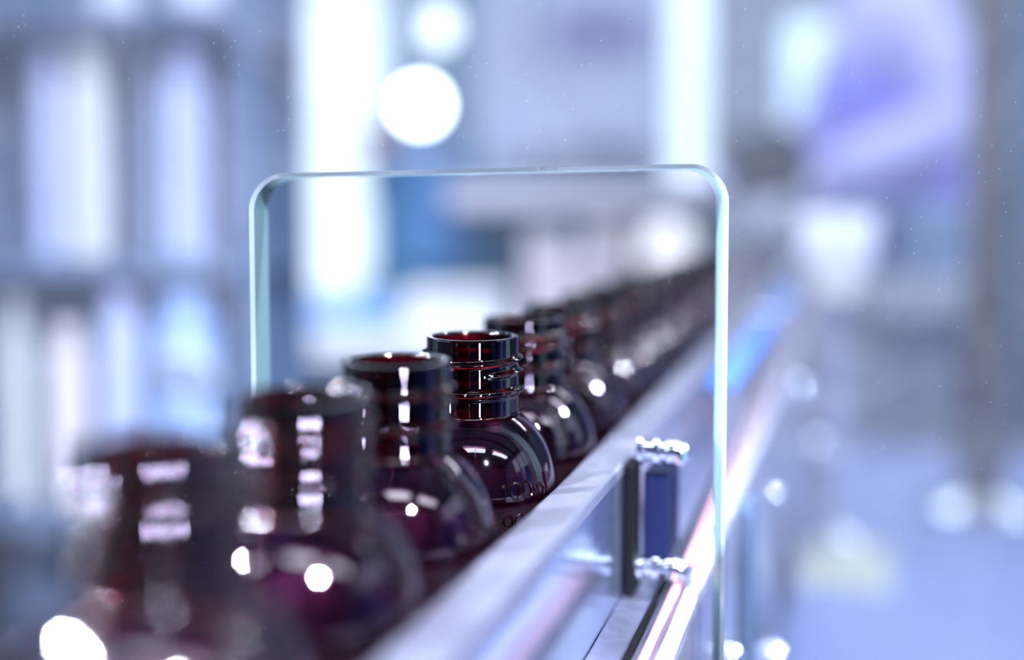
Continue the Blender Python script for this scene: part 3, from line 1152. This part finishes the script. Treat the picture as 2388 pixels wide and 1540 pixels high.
skin_obj('torso_shade_shell', [Vector((.015, 0, .70)), Vector((.015, 0, .95)), Vector((.005, 0, 1.15)), Vector((-.004, 0, 1.33))], [(0, 1), (1, 2), (2, 3)],
         [(.175, .192), (.165, .182), (.160, .182), (.128, .140)], TORSOSHADE, person)
# head with face features, neck
bm = bmesh.new()
HC = Vector((-.035, 0, 1.60))
bmesh.ops.create_uvsphere(bm, u_segments=48, v_segments=32, radius=1.0)
for v in bm.verts:
    x, y, z = v.co
    X, Y, Z = x * .098, y * .076, z * .118
    if z < 0:                       # jaw narrows and comes forward
        k = 1 + z * .28
        Y *= k
        X = X * (1 + z * .18) - .012 * (-z)
    if x < -.3:
        X += .010 * (1 if z > .25 else .4)          # brow set back, flat face
        nose = math.exp(-((y / .16) ** 2)) * math.exp(-(((z + .12) / .16) ** 2))
        X -= .022 * nose
        lips = math.exp(-((y / .28) ** 2)) * math.exp(-(((z + .48) / .07) ** 2))
        X -= .006 * lips
        for sy_ in (-1, 1):
            eye = math.exp(-(((y - sy_ * .40) / .16) ** 2)) * math.exp(-(((z - .06) / .09) ** 2))
            X += .010 * eye
    v.co = HC + Vector((X, Y, Z))
tube(bm, [(-.012, 0, 1.40), (-.018, 0, 1.47), (-.02, 0, 1.54)], [.056, .050, .052], 24)
head = link('head', bm, SKIN, person, smooth=True)
for sy_ in (-1, 1):
    bm = bmesh.new()
    bmesh.ops.create_uvsphere(bm, u_segments=16, v_segments=10, radius=.0115)
    for v in bm.verts:
        v.co += HC + Vector((-.077, sy_ * .030, .007))
    link('eye', bm, mat('eye_white', srgb(60, 50, 46), 0.2), head, smooth=True)
    bm = bmesh.new()
    bmesh.ops.create_uvsphere(bm, u_segments=16, v_segments=10, radius=1)
    for v in bm.verts:
        v.co = HC + Vector((.012 + v.co.x * .018, sy_ * .077 + v.co.y * .008, -.005 + v.co.z * .03))
    link('ear', bm, SKIN, head, smooth=True)
bm = bmesh.new()
bmesh.ops.create_uvsphere(bm, u_segments=32, v_segments=20, radius=1.0)
dele = [v for v in bm.verts if v.co.z + .55 * (-v.co.x) * .9 < (.18 if v.co.x < 0 else -.25) - .4 * max(0, -v.co.x)]
for v in bm.verts:
    v.co = HC + Vector((v.co.x * .108 + .008, v.co.y * .088, v.co.z * .122 + .010))
bmesh.ops.delete(bm, geom=[v for v in bm.verts if v.co.z < HC.z + .035 - (.06 if v.co.x > HC.x else 0)], context='VERTS')
hn = link('hair_net', bm, HAIRN, person, smooth=True)
so = hn.modifiers.new('solid', 'SOLIDIFY')
so.thickness = .004


def hand(wr, direc, down, parent, mirror=1):
    """gloved hand: palm, five curled fingers as separate chains rooted in the palm"""
    d = direc.normalized()
    dn = (down - d * down.dot(d)).normalized()
    sd = d.cross(dn) * mirror
    verts, edges, rad = [], [], []

    def add(p, r):
        verts.append(p)
        rad.append(r)
        return len(verts) - 1
    w0 = add(wr - d * .01, .026)
    p1 = add(wr + d * .035, (.034, .020))
    p2 = add(wr + d * .075, (.036, .016))
    edges += [(w0, p1), (p1, p2)]
    hnd = skin_obj('hand', verts, edges, rad, GLOVE, parent)
    lens = [(-.030, .068, 0), (-.010, .078, 0), (.010, .072, 0), (.029, .056, 0)]
    for off, L, _ in lens:
        b0 = wr + d * .068 + sd * off
        pts = [b0, b0 + d * L * .38 + dn * L * .10, b0 + d * L * .66 + dn * L * .34, b0 + d * L * .78 + dn * L * .60]
        bmf = bmesh.new()
        tube(bmf, pts[:1] + [(pts[0] + pts[1]) / 2] + pts[1:] + [pts[-1] + dn * .004], [.0095, .0095, .009, .0085, .0078, .004], 12)
        link('finger', bmf, GLOVE, hnd, smooth=True)
    b0 = wr + d * .028 - sd * .024
    pts = [b0, b0 - sd * .022 + d * .016 + dn * .008, b0 - sd * .030 + d * .045 + dn * .02, b0 - sd * .028 + d * .060 + dn * .026]
    bmf = bmesh.new()
    tube(bmf, pts, [.013, .0115, .010, .005], 12)
    link('thumb', bmf, GLOVE, hnd, smooth=True)


hand(wrN, (wrN - elN), Vector((0, 0, -1)), person, 1)
hand(wrF, (wrF - elF), Vector((0, 0, -1)), person, -1)
for sy_, fx in ((-.10, .03), (.10, .09)):
    bm = bmesh.new()
    vs = box(bm, fx - .20, fx + .07, sy_ - .045, sy_ + .045, .0005, .075, bev=.03, seg=3)
    link('shoe', bm, mat('white_work_shoe', srgb(225, 228, 236), 0.5), person, smooth=True)

# machine bench the hands rest above, with slab and white bin
STL = mat('blue_grey_steel', srgb(140, 160, 190), 0.4, 0.2, 0.06, 6)
q = pbox(2055, 480, 2262, 648, 1.38, 1.6)
t = thing('filling_machine', 'blue grey filling machine with a pale slab table in front of the worker', 'machine', (q[0], q[2], 0))
mw = q[1] - q[0]
link('upper_housing', bx(0, mw, .01, .25, q[4], q[5], bev=.008), mat('blue_teal_enamel', srgb(112, 144, 176), 0.4, 0, 0.08, 8), t)
link('side_panel', bx(-.004, .03, -.002, .009, q[4], q[5] - .005, bev=.001), mat('navy_enamel_and_shade', srgb(36, 62, 120), 0.4), t)
zs1, zs0 = q[4] - .0005, at(2100, 740, 1.35).z
link('slab', bx(-.03, mw + .02, -.03, .26, zs0, zs1, bev=.004), mat('warm_grey_stone', srgb(178, 182, 190), 0.5, 0, 0.04, 10), t)
zn = at(2100, 835, 1.35).z
link('slab_shade_box', bx(.015, mw, .0, .25, zn, zs0 - .0005), mat('navy_enamel_and_shade', srgb(36, 62, 120), 0.4), t)  # dark box under the slab, the shade there put in as navy colour
link('pedestal', bx(-.07, mw, .01, .26, 0, zn - .0005, bev=.004), mat('grey_beige_enamel', srgb(158, 170, 186), 0.45, 0, 0.08, 8), t)

# white bin with cream base
TBZ = 0.745
q = pbox(1862, 498, 2040, 690, 0.90, 1.0)
t = thing('white_bin', 'white plastic bin with a cream base on a stand below the reaching arm', 'bin', ((q[0] + q[1]) / 2, q[2], TBZ))
bw = (q[1] - q[0]) / 2
Q4, Q5 = q[4] - TBZ, q[5] - TBZ
zmid = Q4 + (Q5 - Q4) * .4
link('bin', lt([(0, zmid), (bw * .86, zmid), (bw * .95, zmid + .01), (bw, Q5 - .004), (bw * .94, Q5), (bw * .9, Q5 - .004), (bw * .84, zmid + .012), (0, zmid + .012)], 40), mat('bright_white_plastic', srgb(250, 250, 253)), t, smooth=True)
link('base', lt([(0, Q4), (bw * .55, Q4), (bw * .65, Q4 + .01), (bw * .72, zmid - .0005), (0, zmid - .0005)], 40), mat('cream_enamel', srgb(240, 234, 214), 0.4), t, smooth=True)
link('stand', lt([(0, 0), (.028, 0), (.028, .006), (.009, .012), (.009, Q4 - .0005), (0, Q4 - .0005)], 28), STEEL, t)

# round brown-grey post on the right
p = at(2298, 700, .98)
t = thing('upright_post', 'brown grey round steel post near the right edge of the photo', 'post', (p.x, p.y, TBZ))
bm = lt([(0, .02), (.0165, .02), (.0165, RZ - .002 - TBZ), (0, RZ - .002 - TBZ)], 32)
link('shaft', bm, mat('brown_grey_paint', srgb(98, 88, 80), 0.5, 0, 0.10, 5), t, smooth=True)
link('base_plate', lt([(0, 0), (.05, 0), (.05, .008), (.02, .0199), (0, .0199)], 32), STEEL, t)
zc = at(2298, 960, .98).z - TBZ
link('clamp_collar', lt([(.0167, zc - .05), (.023, zc - .05), (.025, zc - .04), (.025, zc + .04), (.023, zc + .05), (.0167, zc + .05)], 32, closed=True), BRN, t, smooth=True)

# lavender steel table, lower right
TBZ = 0.745
t = thing('infeed_table', 'broad lavender grey metal table in the lower right of the photo', 'table', row(.05, .050, -BELT), ROWROT)
link('top', bx(0, 1.0, 0, 1.02, TBZ - .03, TBZ, bev=.004), mat('lavender_grey_coating', srgb(132, 144, 192), 0.4, 0, 0.10, 4), t)
for x in (.03, .93):
    for y in (.03, .91):
        link('leg', bx(x, x + .04, y, y + .04, 0, TBZ - .03), STEEL, t)
link('cream_pad', bx(.005, .075, .49, .60, TBZ + .0003, TBZ + .004, bev=.001), mat('cream_pad', srgb(184, 190, 176), 0.6), t)
# slim dark teal stanchion
p = at(1742, 1300, .36)
t = thing('stanchion', 'slim dark teal stanchion behind the lower right of the clear panel', 'post', (p.x, p.y, TBZ))
zt = at(1742, 1160, .36).z
link('shaft', lt([(0, .006), (.0032, .006), (.0032, zt - t.location.z), (0, zt - t.location.z)], 20), mat('dark_teal_paint', srgb(72, 92, 118), 0.4, 0.2), t, smooth=True)
link('base', lt([(0, 0), (.012, 0), (.012, .004), (.006, .006), (0, .006)], 20), STEEL, t)

# chrome knobs and nuts around the conveyor
def acorn(px, py, d, rpx, label, base_z):
    p = at(px, py, d)
    r = rpx / F * d
    t = thing('chrome_knob', label, 'knob', (p.x, p.y, base_z), 0, 'chrome knobs on thin rods')
    zz = p.z - base_z
    link('ball', lt([(0, zz - r)] + [(r * sin(a * pi / 10), zz - r * cos(a * pi / 10)) for a in range(1, 10)] + [(0, zz + r)], 24), CHROME, t, smooth=True)
    link('rod', lt([(0, 0), (r * .35, 0), (r * .35, zz - r * .9), (0, zz - r * .9)], 12), STEEL, t, smooth=True)


acorn(1806, 1155, .45, 20, 'chrome knob on a thin rod beside the dark teal stanchion', TBZ)
acorn(1905, 1040, .85, 26, 'chrome knob on a thin rod above the middle of the lavender table', TBZ)
acorn(1862, 905, .60, 26, 'chrome knob on a thin rod right of the blue strip', TBZ)
acorn(1800, 1535, .42, 40, 'chrome knob at the bottom edge right of the clear panel, right of two', TBZ)
acorn(1700, 1535, .35, 40, 'chrome knob at the bottom edge behind the clear panel, left of two', TBZ)

# unseen blue panels added right of the camera for blue streaks in the necks
t = thing('blue_reflection_panels', 'unseen blue panels added right of the camera, mirrored in the bottle necks', 'added panels', (1.45, -.75, 0))
for k in range(3):
    link('added_blue_panel', bx(0, .35, k * .42, k * .42 + .24, .0, 1.35, bev=.01), mat('strong_blue_enamel', srgb(40, 100, 220), 0.4), t)
    link('added_filler_strip', bx(.01, .35, k * .42 + .245, k * .42 + .415, .0, 1.33, bev=.005), mat('pale_blue_enamel' if k == 1 else 'black_enamel', srgb(200, 214, 244) if k == 1 else srgb(20, 22, 34), 0.4), t)
